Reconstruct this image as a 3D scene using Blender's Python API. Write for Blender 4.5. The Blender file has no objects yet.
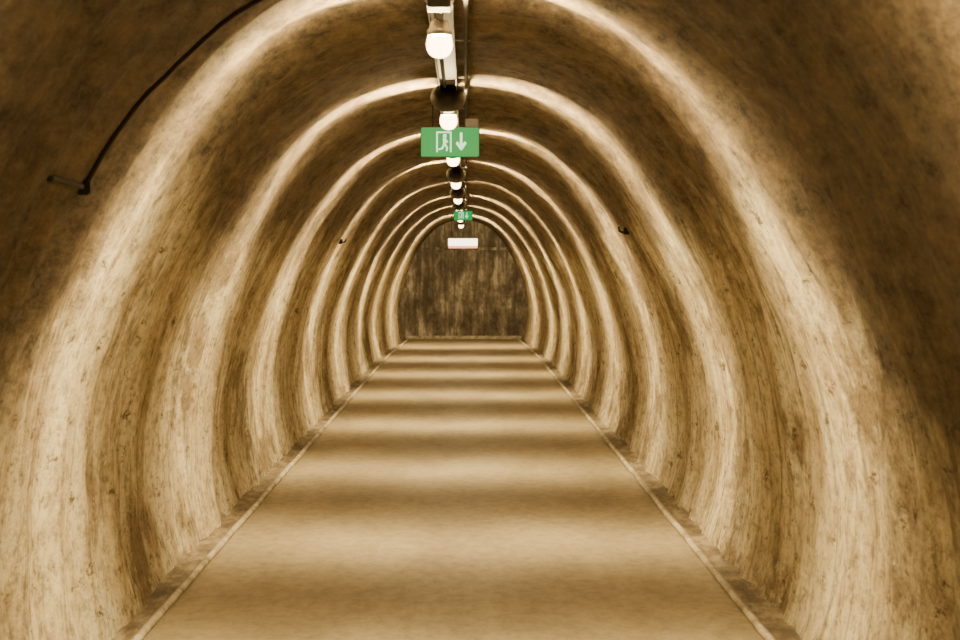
import bpy, bmesh, math, random
import numpy as np
from mathutils import Vector, Matrix, noise
random.seed(3)
S=bpy.context.scene
CX=-0.055   # tunnel centre relative to camera x=0
EYE=1.6
END=60.5; BACK=-7.0

# ---------------- material helpers
def newmat(n):
    m=bpy.data.materials.new(n); m.use_nodes=True
    nt=m.node_tree; nt.nodes.clear()
    o=nt.nodes.new('ShaderNodeOutputMaterial'); b=nt.nodes.new('ShaderNodeBsdfPrincipled')
    nt.links.new(b.outputs[0],o.inputs[0]); return m,nt,b
def simple(n,c,r=.5,met=0,em=None,es=0,bump=0):
    m,nt,b=newmat(n)
    b.inputs['Roughness'].default_value=r; b.inputs['Metallic'].default_value=met
    nz=nt.nodes.new('ShaderNodeTexNoise'); nz.inputs['Scale'].default_value=30
    tc=nt.nodes.new('ShaderNodeTexCoord'); nt.links.new(tc.outputs['Object'],nz.inputs['Vector'])
    mx=nt.nodes.new('ShaderNodeMixRGB'); mx.inputs[1].default_value=(*[x*.75 for x in c],1); mx.inputs[2].default_value=(*[min(1,x*1.15) for x in c],1)
    nt.links.new(nz.outputs[0],mx.inputs[0]); nt.links.new(mx.outputs[0],b.inputs['Base Color'])
    if em:
        b.inputs['Emission Color'].default_value=(*em,1); b.inputs['Emission Strength'].default_value=es
    return m
class N:
    def __init__(s,nt): s.nt=nt
    def map(s,vec,scale):
        n=s.nt.nodes.new('ShaderNodeMapping'); n.inputs['Scale'].default_value=scale
        s.nt.links.new(vec,n.inputs['Vector']); return n.outputs[0]
    def noise(s,vec,scale,detail=5,rough=.6,dist=0):
        n=s.nt.nodes.new('ShaderNodeTexNoise'); n.inputs['Scale'].default_value=scale; n.inputs['Detail'].default_value=detail
        n.inputs['Roughness'].default_value=rough; n.inputs['Distortion'].default_value=dist
        s.nt.links.new(vec,n.inputs['Vector']); return n.outputs[0]
    def ramp(s,f,stops):
        n=s.nt.nodes.new('ShaderNodeValToRGB'); e=n.color_ramp.elements
        while len(e)<len(stops): e.new(.5)
        for i,(p,c) in enumerate(stops):
            e[i].position=p; e[i].color=(*c,1) if not isinstance(c,(int,float)) else (c,c,c,1)
        s.nt.links.new(f,n.inputs[0]); return n.outputs[0]
    def mix(s,f,a,b,mode='MIX'):
        n=s.nt.nodes.new('ShaderNodeMixRGB'); n.blend_type=mode
        for i,v in enumerate((f,a,b)):
            if isinstance(v,(int,float)): n.inputs[i].default_value=v if i==0 else (v,v,v,1)
            elif isinstance(v,tuple): n.inputs[i].default_value=(*v,1)
            else: s.nt.links.new(v,n.inputs[i])
        return n.outputs[0]
    def bump(s,h,st,d,prev=None):
        n=s.nt.nodes.new('ShaderNodeBump'); n.inputs['Strength'].default_value=st; n.inputs['Distance'].default_value=d
        s.nt.links.new(h,n.inputs['Height'])
        if prev: s.nt.links.new(prev,n.inputs['Normal'])
        return n.outputs[0]

# wall (uv: u=depth metres, v=arc metres)
mw,nt,b=newmat('rough_tunnel_concrete'); n=N(nt)
uv=nt.nodes.new('ShaderNodeUVMap'); uv.uv_map='UVMap'; U=uv.outputs[0]
streak=n.noise(n.map(U,(1.6,1.3,1)),1.0,8,.62)
fine=n.noise(n.map(U,(8,14,1)),1.0,8,.80)
blotch=n.noise(n.map(U,(.50,.8,1)),1.0,9,.70)
specks=n.noise(n.map(U,(2.4,7.0,1)),1.0,9,.84)
drip=n.noise(n.map(U,(5.5,.45,1)),1.0,7,.72)
col=n.ramp(streak,[(.36,(.42,.33,.21)),(.45,(.57,.465,.30)),(.53,(.70,.60,.405)),(.66,(.82,.74,.54))])
col=n.mix(n.ramp(blotch,[(.41,0.9),(.49,0.0)]),col,(.23,.165,.10))
col=n.mix(n.ramp(drip,[(.39,0.65),(.47,0.0)]),col,(.23,.16,.09))
col=n.mix(n.ramp(specks,[(.39,.95),(.44,0.0)]),col,(.12,.08,.045))
col=n.mix(n.ramp(specks,[(.56,0.0),(.64,.55)]),col,(.92,.85,.65))
col=n.mix(.9,col,n.ramp(fine,[(.40,.45),(.53,1.0)]),'MULTIPLY')
at=nt.nodes.new('ShaderNodeAttribute'); at.attribute_name='soot_shade'
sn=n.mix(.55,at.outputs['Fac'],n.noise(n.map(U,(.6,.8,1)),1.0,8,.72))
soot_shade_col=n.mix(n.ramp(specks,[(.42,0.0),(.60,1.0)]),(.040,.028,.019),(.18,.125,.075))
col=n.mix(n.ramp(sn,[(.40,0.0),(.56,.9)]),col,soot_shade_col)  # crown soot, plus shade of the dim near end painted into the colour
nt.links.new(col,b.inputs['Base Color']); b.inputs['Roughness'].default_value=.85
b.inputs['Specular IOR Level'].default_value=.2
h=n.bump(streak,.5,.04); h=n.bump(specks,.8,.02,h); h=n.bump(fine,.7,.009,h)
nt.links.new(h,b.inputs['Normal'])

# floor
mf,nt,b=newmat('worn_concrete_floor'); n=N(nt)
tc=nt.nodes.new('ShaderNodeTexCoord'); P=tc.outputs['Object']
a=n.noise(n.map(P,(1.6,.35,1)),1.0,6,.65,.3); f2=n.noise(n.map(P,(14,5,1)),1.0,8,.75); f3=n.noise(n.map(P,(60,40,1)),1.0,3,.6)
col=n.ramp(a,[(.36,(.33,.265,.17)),(.5,(.40,.325,.21)),(.64,(.47,.39,.26))])
col=n.mix(.7,col,n.ramp(f2,[(.36,.66),(.56,1.0)]),'MULTIPLY')
col=n.mix(.4,col,n.ramp(f3,[(.3,.7),(.6,1.0)]),'MULTIPLY')
nt.links.new(col,b.inputs['Base Color'])
nt.links.new(n.ramp(f2,[(.3,.65),(.7,.48)]),b.inputs['Roughness']); b.inputs['Specular IOR Level'].default_value=.3
h=n.bump(f2,.35,.01); h=n.bump(f3,.4,.004,h); nt.links.new(h,b.inputs['Normal'])
# gutter
mg,nt,b=newmat('damp_gutter_mortar'); n=N(nt)
tc=nt.nodes.new('ShaderNodeTexCoord'); P=tc.outputs['Object']
a=n.noise(n.map(P,(9,2,9)),1.0,7,.7)
nt.links.new(n.ramp(a,[(.38,(.10,.075,.048)),(.5,(.20,.15,.095)),(.62,(.36,.29,.19))]),b.inputs['Base Color']); b.inputs['Roughness'].default_value=.8
nt.links.new(n.bump(a,.4,.01),b.inputs['Normal'])

# end wall
me,nt,b=newmat('stained_end_wall_concrete'); n=N(nt)
tc=nt.nodes.new('ShaderNodeTexCoord'); P=tc.outputs['Object']
a=n.noise(n.map(P,(2.0,1,1.1)),1.0,9,.76); dr=n.noise(n.map(P,(8,1,.7)),1.0,6,.7)
col=n.ramp(a,[(.39,(.08,.062,.045)),(.48,(.20,.16,.12)),(.54,(.32,.265,.20)),(.62,(.66,.58,.46))])
col=n.mix(n.ramp(dr,[(.43,.7),(.52,0.0)]),col,(.09,.068,.048))
nt.links.new(col,b.inputs['Base Color']); b.inputs['Roughness'].default_value=.8
nt.links.new(n.bump(a,.5,.04),b.inputs['Normal'])

mrim,nt,b=newmat('pale_cable_sheath'); n=N(nt)
tc=nt.nodes.new('ShaderNodeTexCoord'); P=tc.outputs['Object']
a=n.noise(n.map(P,(8,3,8)),1.0,6,.7)
nt.links.new(n.ramp(a,[(.35,(.22,.17,.11)),(.5,(.48,.41,.3)),(.62,(.70,.62,.48))]),b.inputs['Base Color']); b.inputs['Roughness'].default_value=.6
msteel=simple('galvanised_steel',(.24,.22,.20),.45,.8)
mdark=simple('black_enamel',(.012,.010,.009),.45)
mcab=simple('dark_cable_rubber',(.030,.021,.014),.85)
mgrey=simple('grey_plastic',(.16,.14,.12),.5)
mbulb=bpy.data.materials.new('lit_lamp_glass'); mbulb.use_nodes=True; nt=mbulb.node_tree; nt.nodes.clear()
o=nt.nodes.new('ShaderNodeOutputMaterial'); ad=nt.nodes.new('ShaderNodeAddShader'); tr=nt.nodes.new('ShaderNodeBsdfTransparent'); em=nt.nodes.new('ShaderNodeEmission')
em.inputs[0].default_value=(1,.72,.36,1); em.inputs[1].default_value=7
nt.links.new(tr.outputs[0],ad.inputs[0]); nt.links.new(em.outputs[0],ad.inputs[1]); nt.links.new(ad.outputs[0],o.inputs[0])
mgreen=simple('lit_green_sign_face',(.0,.03,.008),.5,em=(.0,.42,.08),es=1.0)
mwhite=simple('lit_white_pictogram',(.5,.6,.5),.4,em=(.6,1,.65),es=1.6)
mwarm=simple('lit_white_panel',(.9,.85,.75),.4,em=(1,.80,.58),es=6)
mred=simple('lit_red_panel',(.8,.4,.25),.4,em=(1,.42,.24),es=2.5)

# ---------------- geometry helpers
def link(o,parent=None):
    S.collection.objects.link(o)
    if parent: o.parent=parent
    return o
def empty(name,loc=(0,0,0)):
    e=bpy.data.objects.new(name,None); e.location=loc; e.empty_display_size=.1; return link(e)
def fin(name,bm,mat,parent=None,smooth=False,loc=(0,0,0)):
    me_=bpy.data.meshes.new(name); bm.to_mesh(me_); bm.free(); me_.materials.append(mat)
    if smooth:
        for p in me_.polygons: p.use_smooth=True
    o=bpy.data.objects.new(name,me_); o.location=loc; return link(o,parent)
def box(name,c,s,mat,parent=None,bev=.003):
    bm=bmesh.new(); bmesh.ops.create_cube(bm,size=1)
    bmesh.ops.scale(bm,vec=s,verts=bm.verts)
    if bev: bmesh.ops.bevel(bm,geom=bm.edges[:],offset=bev,segments=2,affect='EDGES')
    return fin(name,bm,mat,parent,loc=c)
def poly(name,pts,y,t,mat,parent):
    bm=bmesh.new(); vs=[bm.verts.new((x,y,z)) for x,z in pts]; f=bm.faces.new(vs)
    r=bmesh.ops.extrude_face_region(bm,geom=[f]); bmesh.ops.translate(bm,vec=(0,t,0),verts=[v for v in r['geom'] if isinstance(v,bmesh.types.BMVert)])
    bmesh.ops.recalc_face_normals(bm,faces=bm.faces[:]); return fin(name,bm,mat,parent)
def lathe(name,prof,mat,parent,loc,seg=28,axis='Z'):
    bm=bmesh.new(); rings=[]
    for r,z in prof:
        rings.append([bm.verts.new((max(r,1e-4)*math.cos(2*math.pi*i/seg),max(r,1e-4)*math.sin(2*math.pi*i/seg),z)) for i in range(seg)])
    for A,B in zip(rings,rings[1:]):
        for i in range(seg): bm.faces.new((A[i],A[(i+1)%seg],B[(i+1)%seg],B[i]))
    bm.faces.new(rings[0][::-1]); bm.faces.new(rings[-1])
    if axis=='Y': bmesh.ops.rotate(bm,matrix=Matrix.Rotation(math.pi/2,3,'X'),verts=bm.verts)
    bmesh.ops.recalc_face_normals(bm,faces=bm.faces[:])
    return fin(name,bm,mat,parent,True,loc)
def tube(name,pts,r,mat,parent=None,seg=10):
    bm=bmesh.new(); rings=[]; pts=[Vector(p) for p in pts]
    for i,p in enumerate(pts):
        t=(pts[min(i+1,len(pts)-1)]-pts[max(i-1,0)]).normalized()
        up=Vector((0,0,1)) if abs(t.z)<.9 else Vector((0,1,0))
        a_=t.cross(up).normalized(); b_=t.cross(a_).normalized()
        rings.append([bm.verts.new(p+(a_*math.cos(2*math.pi*k/seg)+b_*math.sin(2*math.pi*k/seg))*r) for k in range(seg)])
    for A,B in zip(rings,rings[1:]):
        for k in range(seg): bm.faces.new((A[k],A[(k+1)%seg],B[(k+1)%seg],B[k]))
    bm.faces.new(rings[0][::-1]); bm.faces.new(rings[-1])
    bmesh.ops.recalc_face_normals(bm,faces=bm.faces[:])
    return fin(name,bm,mat,parent,True)

# ---------------- vault profile
half=[(1.47,-.03),(1.53,.20),(1.565,.5),(1.55,.82),(1.485,1.15),(1.385,1.45),(1.25,1.75),(1.085,2.04),(.885,2.30),(.64,2.505),(.34,2.63),(0,2.67)]
ctrl=[(-x,z) for x,z in half]+[(x,z) for x,z in half[::-1][1:]]
def catmull(P,k=14):
    out=[]
    P=[(2*P[0][0]-P[1][0],2*P[0][1]-P[1][1])]+P+[(2*P[-1][0]-P[-2][0],2*P[-1][1]-P[-2][1])]
    for i in range(1,len(P)-2):
        for j in range(k):
            t=j/k; q=[np.array(P[i+d]) for d in(-1,0,1,2)]
            out.append(.5*((2*q[1])+(-q[0]+q[2])*t+(2*q[0]-5*q[1]+4*q[2]-q[3])*t*t+(-q[0]+3*q[1]-3*q[2]+q[3])*t**3))
    out.append(np.array(P[-2])); return np.array(out)
pr=catmull(ctrl)
seg=np.r_[0,np.cumsum(np.linalg.norm(np.diff(pr,axis=0),axis=1))]
NA=110
s=np.linspace(0,seg[-1],NA+1)
px=np.interp(s,seg,pr[:,0]); pz=np.interp(s,seg,pr[:,1])
tx=np.gradient(px); tz=np.gradient(pz); L=np.hypot(tx,tz); nx=tz/L; nz_=-tx/L   # inward normal
ND=700
ys=np.linspace(BACK,END,ND+1)
def taper(y):
    t=max(0,min(1,(y-46)/(END-46))); return 1-.09*t*t*(3-2*t)
V=np.zeros((ND+1,NA+1,3))
for i,y in enumerate(ys):
    k=taper(y)
    for j in range(NA+1):
        d=.035*noise.noise(Vector((s[j]*.9,y*.45,0)))+.026*noise.noise(Vector((s[j]*1.3,y*2.2,5)))+.014*noise.noise(Vector((s[j]*4,y*4,9)))
        V[i,j]=(CX+(px[j]+nx[j]*d)*k, y, pz[j]+nz_[j]*d)
def pos(arcfrac_j,y): return V[int(round((y-BACK)/(END-BACK)*ND)),arcfrac_j]
du=np.gradient(V,axis=0); dv=np.gradient(V,axis=1); NN=np.cross(dv,du); NN/=np.linalg.norm(NN,axis=2)[...,None]
if NN[10,NA//2,2]>0: NN=-NN
def shell(name,j0,j1):
    W=j1-j0+1
    verts=V[:,j0:j1+1].reshape(-1,3); nr=NN[:,j0:j1+1].reshape(-1,3)
    faces=[]
    for i in range(ND):
        for j in range(W-1):
            a_=i*W+j; faces.append((a_,a_+1,a_+W+1,a_+W))
    m=bpy.data.meshes.new(name); m.from_pydata(verts.tolist(),[],faces)
    if m.polygons[0].normal.dot(Vector(nr[0]))<0:
        m.flip_normals()
    uvl=m.uv_layers.new(name='UVMap')
    so=m.attributes.new('soot_shade','FLOAT','POINT')
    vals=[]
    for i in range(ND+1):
        near_shade=max(0,min(1,(10.3-ys[i])/2.0))  # painted shade: darkens the near stretch that the lamps leave dim
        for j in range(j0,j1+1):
            z=pz[j]; vals.append(max(0,min(1.3,(z-1.25+.4*near_shade)/1.2+.45*near_shade)))
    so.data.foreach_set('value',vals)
    for lp in m.loops:
        i,j=divmod(lp.vertex_index,W); uvl.data[lp.index].uv=(ys[i],s[j+j0])
    for p in m.polygons: p.use_smooth=True
    m.normals_split_custom_set_from_vertices(nr.tolist())
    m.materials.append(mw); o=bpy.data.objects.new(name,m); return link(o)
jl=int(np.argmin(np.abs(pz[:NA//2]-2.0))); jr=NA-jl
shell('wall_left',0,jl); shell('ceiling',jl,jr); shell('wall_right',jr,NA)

# floor
bm=bmesh.new(); nyf=140
for i in range(nyf+1):
    y=BACK+(END+.2-BACK)*i/nyf
    for x in np.linspace(-1.62,1.62,9): bm.verts.new((CX+x,y,0))
bm.verts.ensure_lookup_table()
for i in range(nyf):
    for j in range(8): q=i*9+j; bm.faces.new([bm.verts[k] for k in(q,q+1,q+10,q+9)])
fin('floor',bm,mf)
box('wall_end',(CX,END+.1,1.4),(3.6,.2,3.0),me,bev=0)
box('wall_rear',(CX,BACK-.1,1.4),(3.6,.2,3.0),me,bev=0)
box('trim_1',(CX,END-.06,.035),(2.6,.10,.07),mrim,bev=.01)
box('trim_2',(CX,END-.05,2.02),(2.1,.12,.06),me,bev=.01)

# edge cables + gutters
for sx,nm in((-1,'floor_edge_cable'),(1,'floor_edge_cable')):
    pts=[]
    for i in range(500):
        y=BACK+.2+(END-BACK-.5)*i/499
        x=sx*(1.345+.010*noise.noise(Vector((y*.6,sx*3,0)))+.004*noise.noise(Vector((y*2.5,sx*3,4))))*taper(y)
        pts.append((CX+x,y,.018))
    tube(nm,pts,.018,mrim,seg=8)
    bm=bmesh.new(); rows=[]
    for i in range(600):
        y=BACK+.1+(END-BACK-.25)*i/599; tp=taper(y)
        k=.006*noise.noise(Vector((y*1.5,sx*7,0)))
        rows.append([bm.verts.new((CX+sx*x*tp,y,z)) for x,z in((1.385+k,.002),(1.395+k,.005),(1.44,.005),(1.48,.010),(1.54,.025+k))])
    for A,B in zip(rows,rows[1:]):
        for k in range(4): bm.faces.new((A[k],A[k+1],B[k+1],B[k]))
    bmesh.ops.recalc_face_normals(bm,faces=bm.faces[:])
    fin('baseboard_'+('left' if sx<0 else 'right'),bm,mg,None,True)

# ---------------- ceiling tray + cables
LX=-.10
ZC=EYE+1.03
tray=empty('ceiling_cable_tray')
bm=bmesh.new()
prof=[(-.05,0),(-.05,-.035),(-.044,-.035),(-.044,-.006),(.044,-.006),(.044,-.035),(.05,-.035),(.05,0)]
r0=[bm.verts.new((LX+x,BACK+.1,ZC+z)) for x,z in prof]; r1=[bm.verts.new((LX+x,END-.2,ZC+z)) for x,z in prof]
for k in range(8): bm.faces.new((r0[k],r0[(k+1)%8],r1[(k+1)%8],r1[k]))
bm.faces.new(r0);bm.faces.new(r1[::-1]); bmesh.ops.recalc_face_normals(bm,faces=bm.faces[:])
fin('channel',bm,msteel,tray)
for dx,r in((.10,.010),(-.02,.01)):
    tube('cable',[(LX+dx,BACK+.1+i*.5,ZC-.010+.004*math.sin(i*1.7+dx*50)) for i in range(int((END-BACK-.4)/.5))],r,mcab,tray,8)
y=BACK+1
while y<END-1:
    box('saddle',(LX+.03,y,ZC-.004),(.18,.03,.010),mgrey,tray); y+=2.6

# ---------------- lamps
POWER=740
def lamp_light(name,last=False):
    ld=bpy.data.lights.new(name,'POINT'); ld.shadow_soft_size=.045; ld.energy=1; ld.color=(1,.775,.38)
    ld.use_nodes=True; nt=ld.node_tree; nt.nodes.clear()
    o=nt.nodes.new('ShaderNodeOutputLight'); e=nt.nodes.new('ShaderNodeEmission'); nt.links.new(e.outputs[0],o.inputs[0])
    g=nt.nodes.new('ShaderNodeNewGeometry'); sp=nt.nodes.new('ShaderNodeSeparateXYZ'); nt.links.new(g.outputs['Incoming'],sp.inputs[0])
    def mr(a,b_):
        m=nt.nodes.new('ShaderNodeMapRange'); m.interpolation_type='SMOOTHSTEP'
        m.inputs[1].default_value=a; m.inputs[2].default_value=b_; m.inputs[3].default_value=0; m.inputs[4].default_value=1
        nt.links.new(sp.outputs['Y'],m.inputs[0]); return m.outputs[0]
    def ma(op,x,y_):
        m=nt.nodes.new('ShaderNodeMath'); m.operation=op
        for i,v in enumerate((x,y_)):
            if isinstance(v,(int,float)): m.inputs[i].default_value=v
            else: nt.links.new(v,m.inputs[i])
        return m.outputs[0]
    up=mr(-.80,.08); dn=mr(.18,1.0)
    if last: dn=ma('MULTIPLY',dn,.15)
    f=ma('MULTIPLY',up,ma('SUBTRACT',1.0,dn)); f=ma('ADD',f,.035)
    nt.links.new(ma('MULTIPLY',f,POWER),e.inputs[1])
    return ld
lamps=[-5.8,-.5,4.8,10.2,15.5,21.1,27.2,33.6,40.2,47.0,54.2]
LZ=EYE+.84
LD=lamp_light('lamp_light'); LD2=lamp_light('lamp_light_open',True)
for i,y in enumerate(lamps):
    e=empty('ceiling_lamp',(LX,y,LZ))
    lo=bpy.data.objects.new('light',LD2 if i==len(lamps)-1 else LD); link(lo,e)
    lathe('bulb',[(.0,-.052),(.022,-.048),(.038,-.036),(.048,-.018),(.05,0),(.048,.018),(.042,.034)],mbulb,e,(0,0,0))
    lathe('collar',[(.046,.035),(.048,.04),(.048,.055),(.04,.062),(.03,.09),(.02,.095)],msteel if i==3 else mdark,e,(0,0,0))
    box('stem',(0,0,.125),(.03,.03,.09),msteel,e)
    box('ballast_box',(0,-.16,.145),(.085,.22,.06),mgrey,e)
    box('bracket',(.0,-.02,.165),(.11,.05,.012),msteel,e)
    if i!=3:
        ball=[(.10*math.sin(math.pi*k/14),-.10*math.cos(math.pi*k/14)) for k in range(15)]
        dz=.118 if i==4 else .085
        ball=[(r,z*.85) for r,z in ball]
        lathe('black_reflector_shell',ball,mdark,e,(0,-.24,dz))
        
# ---------------- exit signs
def exit_sign(y,w,z,x):
    e=empty('emergency_exit_sign',(x,y,z)); h=w*.5
    box('housing',(0,.035,0),(w+.008,.05,h+.008),mdark,e,.004)
    box('face',(0,0,0),(w,.02,h),mgreen,e,.004)
    Y=-.0135; u=h/2
    def R(x0,z0,x1,z1): return [(x0*u,z0*u),(x1*u,z0*u),(x1*u,z1*u),(x0*u,z1*u)]
    for nm,p in(('door_top',R(-.85,.62,.0,.72)),('door_left',R(-.95,-.7,-.85,.72)),('door_right',R(-.0,-.7,.10,.72)),
        ('arrow_shaft',R(.69,-.2,.85,.65)),):
        poly(nm,p,Y,.003,mwhite,e)
    poly('arrow_head',[(.40*u,-.1*u),(.52*u,.04*u),(.77*u,-.26*u),(1.02*u,.04*u),(1.14*u,-.1*u),(.77*u,-.6*u)],Y-.001,.003,mwhite,e)
    c=[(-.36*u+.13*u*math.cos(a*.6283),.42*u+.13*u*math.sin(a*.6283)) for a in range(10)]
    poly('runner_head',c,Y-.001,.003,mwhite,e)
    poly('runner_torso',[(-.5*u,.28*u),(-.26*u,.24*u),(-.28*u,-.12*u),(-.46*u,-.14*u)],Y-.001,.003,mwhite,e)
    poly('runner_arm',[(-.3*u,.24*u),(-.12*u,.0*u),(-.2*u,-.04*u),(-.36*u,.14*u)],Y-.002,.003,mwhite,e)
    poly('runner_leg_front',[(-.46*u,-.12*u),(-.3*u,-.12*u),(-.14*u,-.4*u),(-.2*u,-.64*u),(-.28*u,-.62*u),(-.26*u,-.4*u)],Y-.002,.003,mwhite,e)
    poly('runner_leg_back',[(-.46*u,-.1*u),(-.34*u,-.16*u),(-.5*u,-.5*u),(-.8*u,-.56*u),(-.8*u,-.46*u),(-.58*u,-.4*u)],Y-.003,.003,mwhite,e)
    for sx in(-.3,.3):
        box('hanger',(sx*w,.035,h/2+(ZC-z-h/2)/2),(.008,.008,ZC+.02-z-h/2),mcab,e,0)
    box('driver_box',(.38*w,.05,h/2+.03),(.08,.07,.05),mgrey,e)
exit_sign(16.6,.355,EYE+.77,-.098)
exit_sign(38.0,.26,EYE+.73,-.04)
e=empty('illuminated_ceiling_sign',(-.06,53.0,EYE+.475))
box('housing',(0,.05,0),(.60,.09,.22),mgrey,e); box('panel',(0,0,.02),(.57,.02,.14),mwarm,e); box('panel_strip',(0,0,-.077),(.57,.02,.035),mred,e)
for sx in(-.22,.22): box('hanger',(sx,.05,.33),(.012,.012,.46),mcab,e,0)

# ---------------- conduit following the arch
def along(j,y,off):
    p=pos(j,y); q=NN[int(round((y-BACK)/(END-BACK)*ND)),j]; return Vector(p)+Vector(q)*off
con=empty('wall_conduit')
j0=int(np.argmin(np.abs(pz[:NA//2]-1.86))); pts=[along(j,8.8+.25*((j-j0)/(NA/2-j0)),.006) for j in range(j0,NA//2-1)]
tube('pipe',pts,.009,mcab,con)
p0=pts[0]
pe=[along(j0,8.8-.1*k,.006) for k in range(0,8)]
tube('pipe_elbow',pe,.009,mcab,con)
bx=box('junction_box',p0+Vector((.0,0,0)),(.045,.07,.05),mcab,con,.006)
for (x,zz,yy) in ((-1,1.86,26.7),(1,1.84,18.9)):
    j=int(np.argmin(np.abs(pz[:NA//2]-zz))); j=j if x<0 else NA-j
    p=along(j,yy,.02); e=empty('wall_hook_bracket',p)
    box('plate',(0,0,0),(.04,.08,.05),mcab,e,.005); tube('hook',[(0,0,0),(-x*.03,0,-.01),(-x*.05,0,.0),(-x*.055,0,.03)],.008,mcab,e)

# ---------------- world + camera
w=bpy.data.worlds.new('World'); S.world=w; w.use_nodes=True
w.node_tree.nodes['Background'].inputs[0].default_value=(.02,.012,.006,1)
w.node_tree.nodes['Background'].inputs[1].default_value=.2
cd=bpy.data.cameras.new('camera'); cam=bpy.data.objects.new('camera',cd); S.collection.objects.link(cam)
F=2700; cd.sensor_width=36; cd.lens=F/960*36; cd.clip_end=300; cd.clip_start=.05
cam.location=(0,0,EYE)
cam.rotation_euler=(math.pi/2-math.atan(52.5/F),0,-math.atan(14/F))
cd.dof.use_dof=True; cd.dof.focus_distance=18; cd.dof.aperture_fstop=11
S.camera=cam
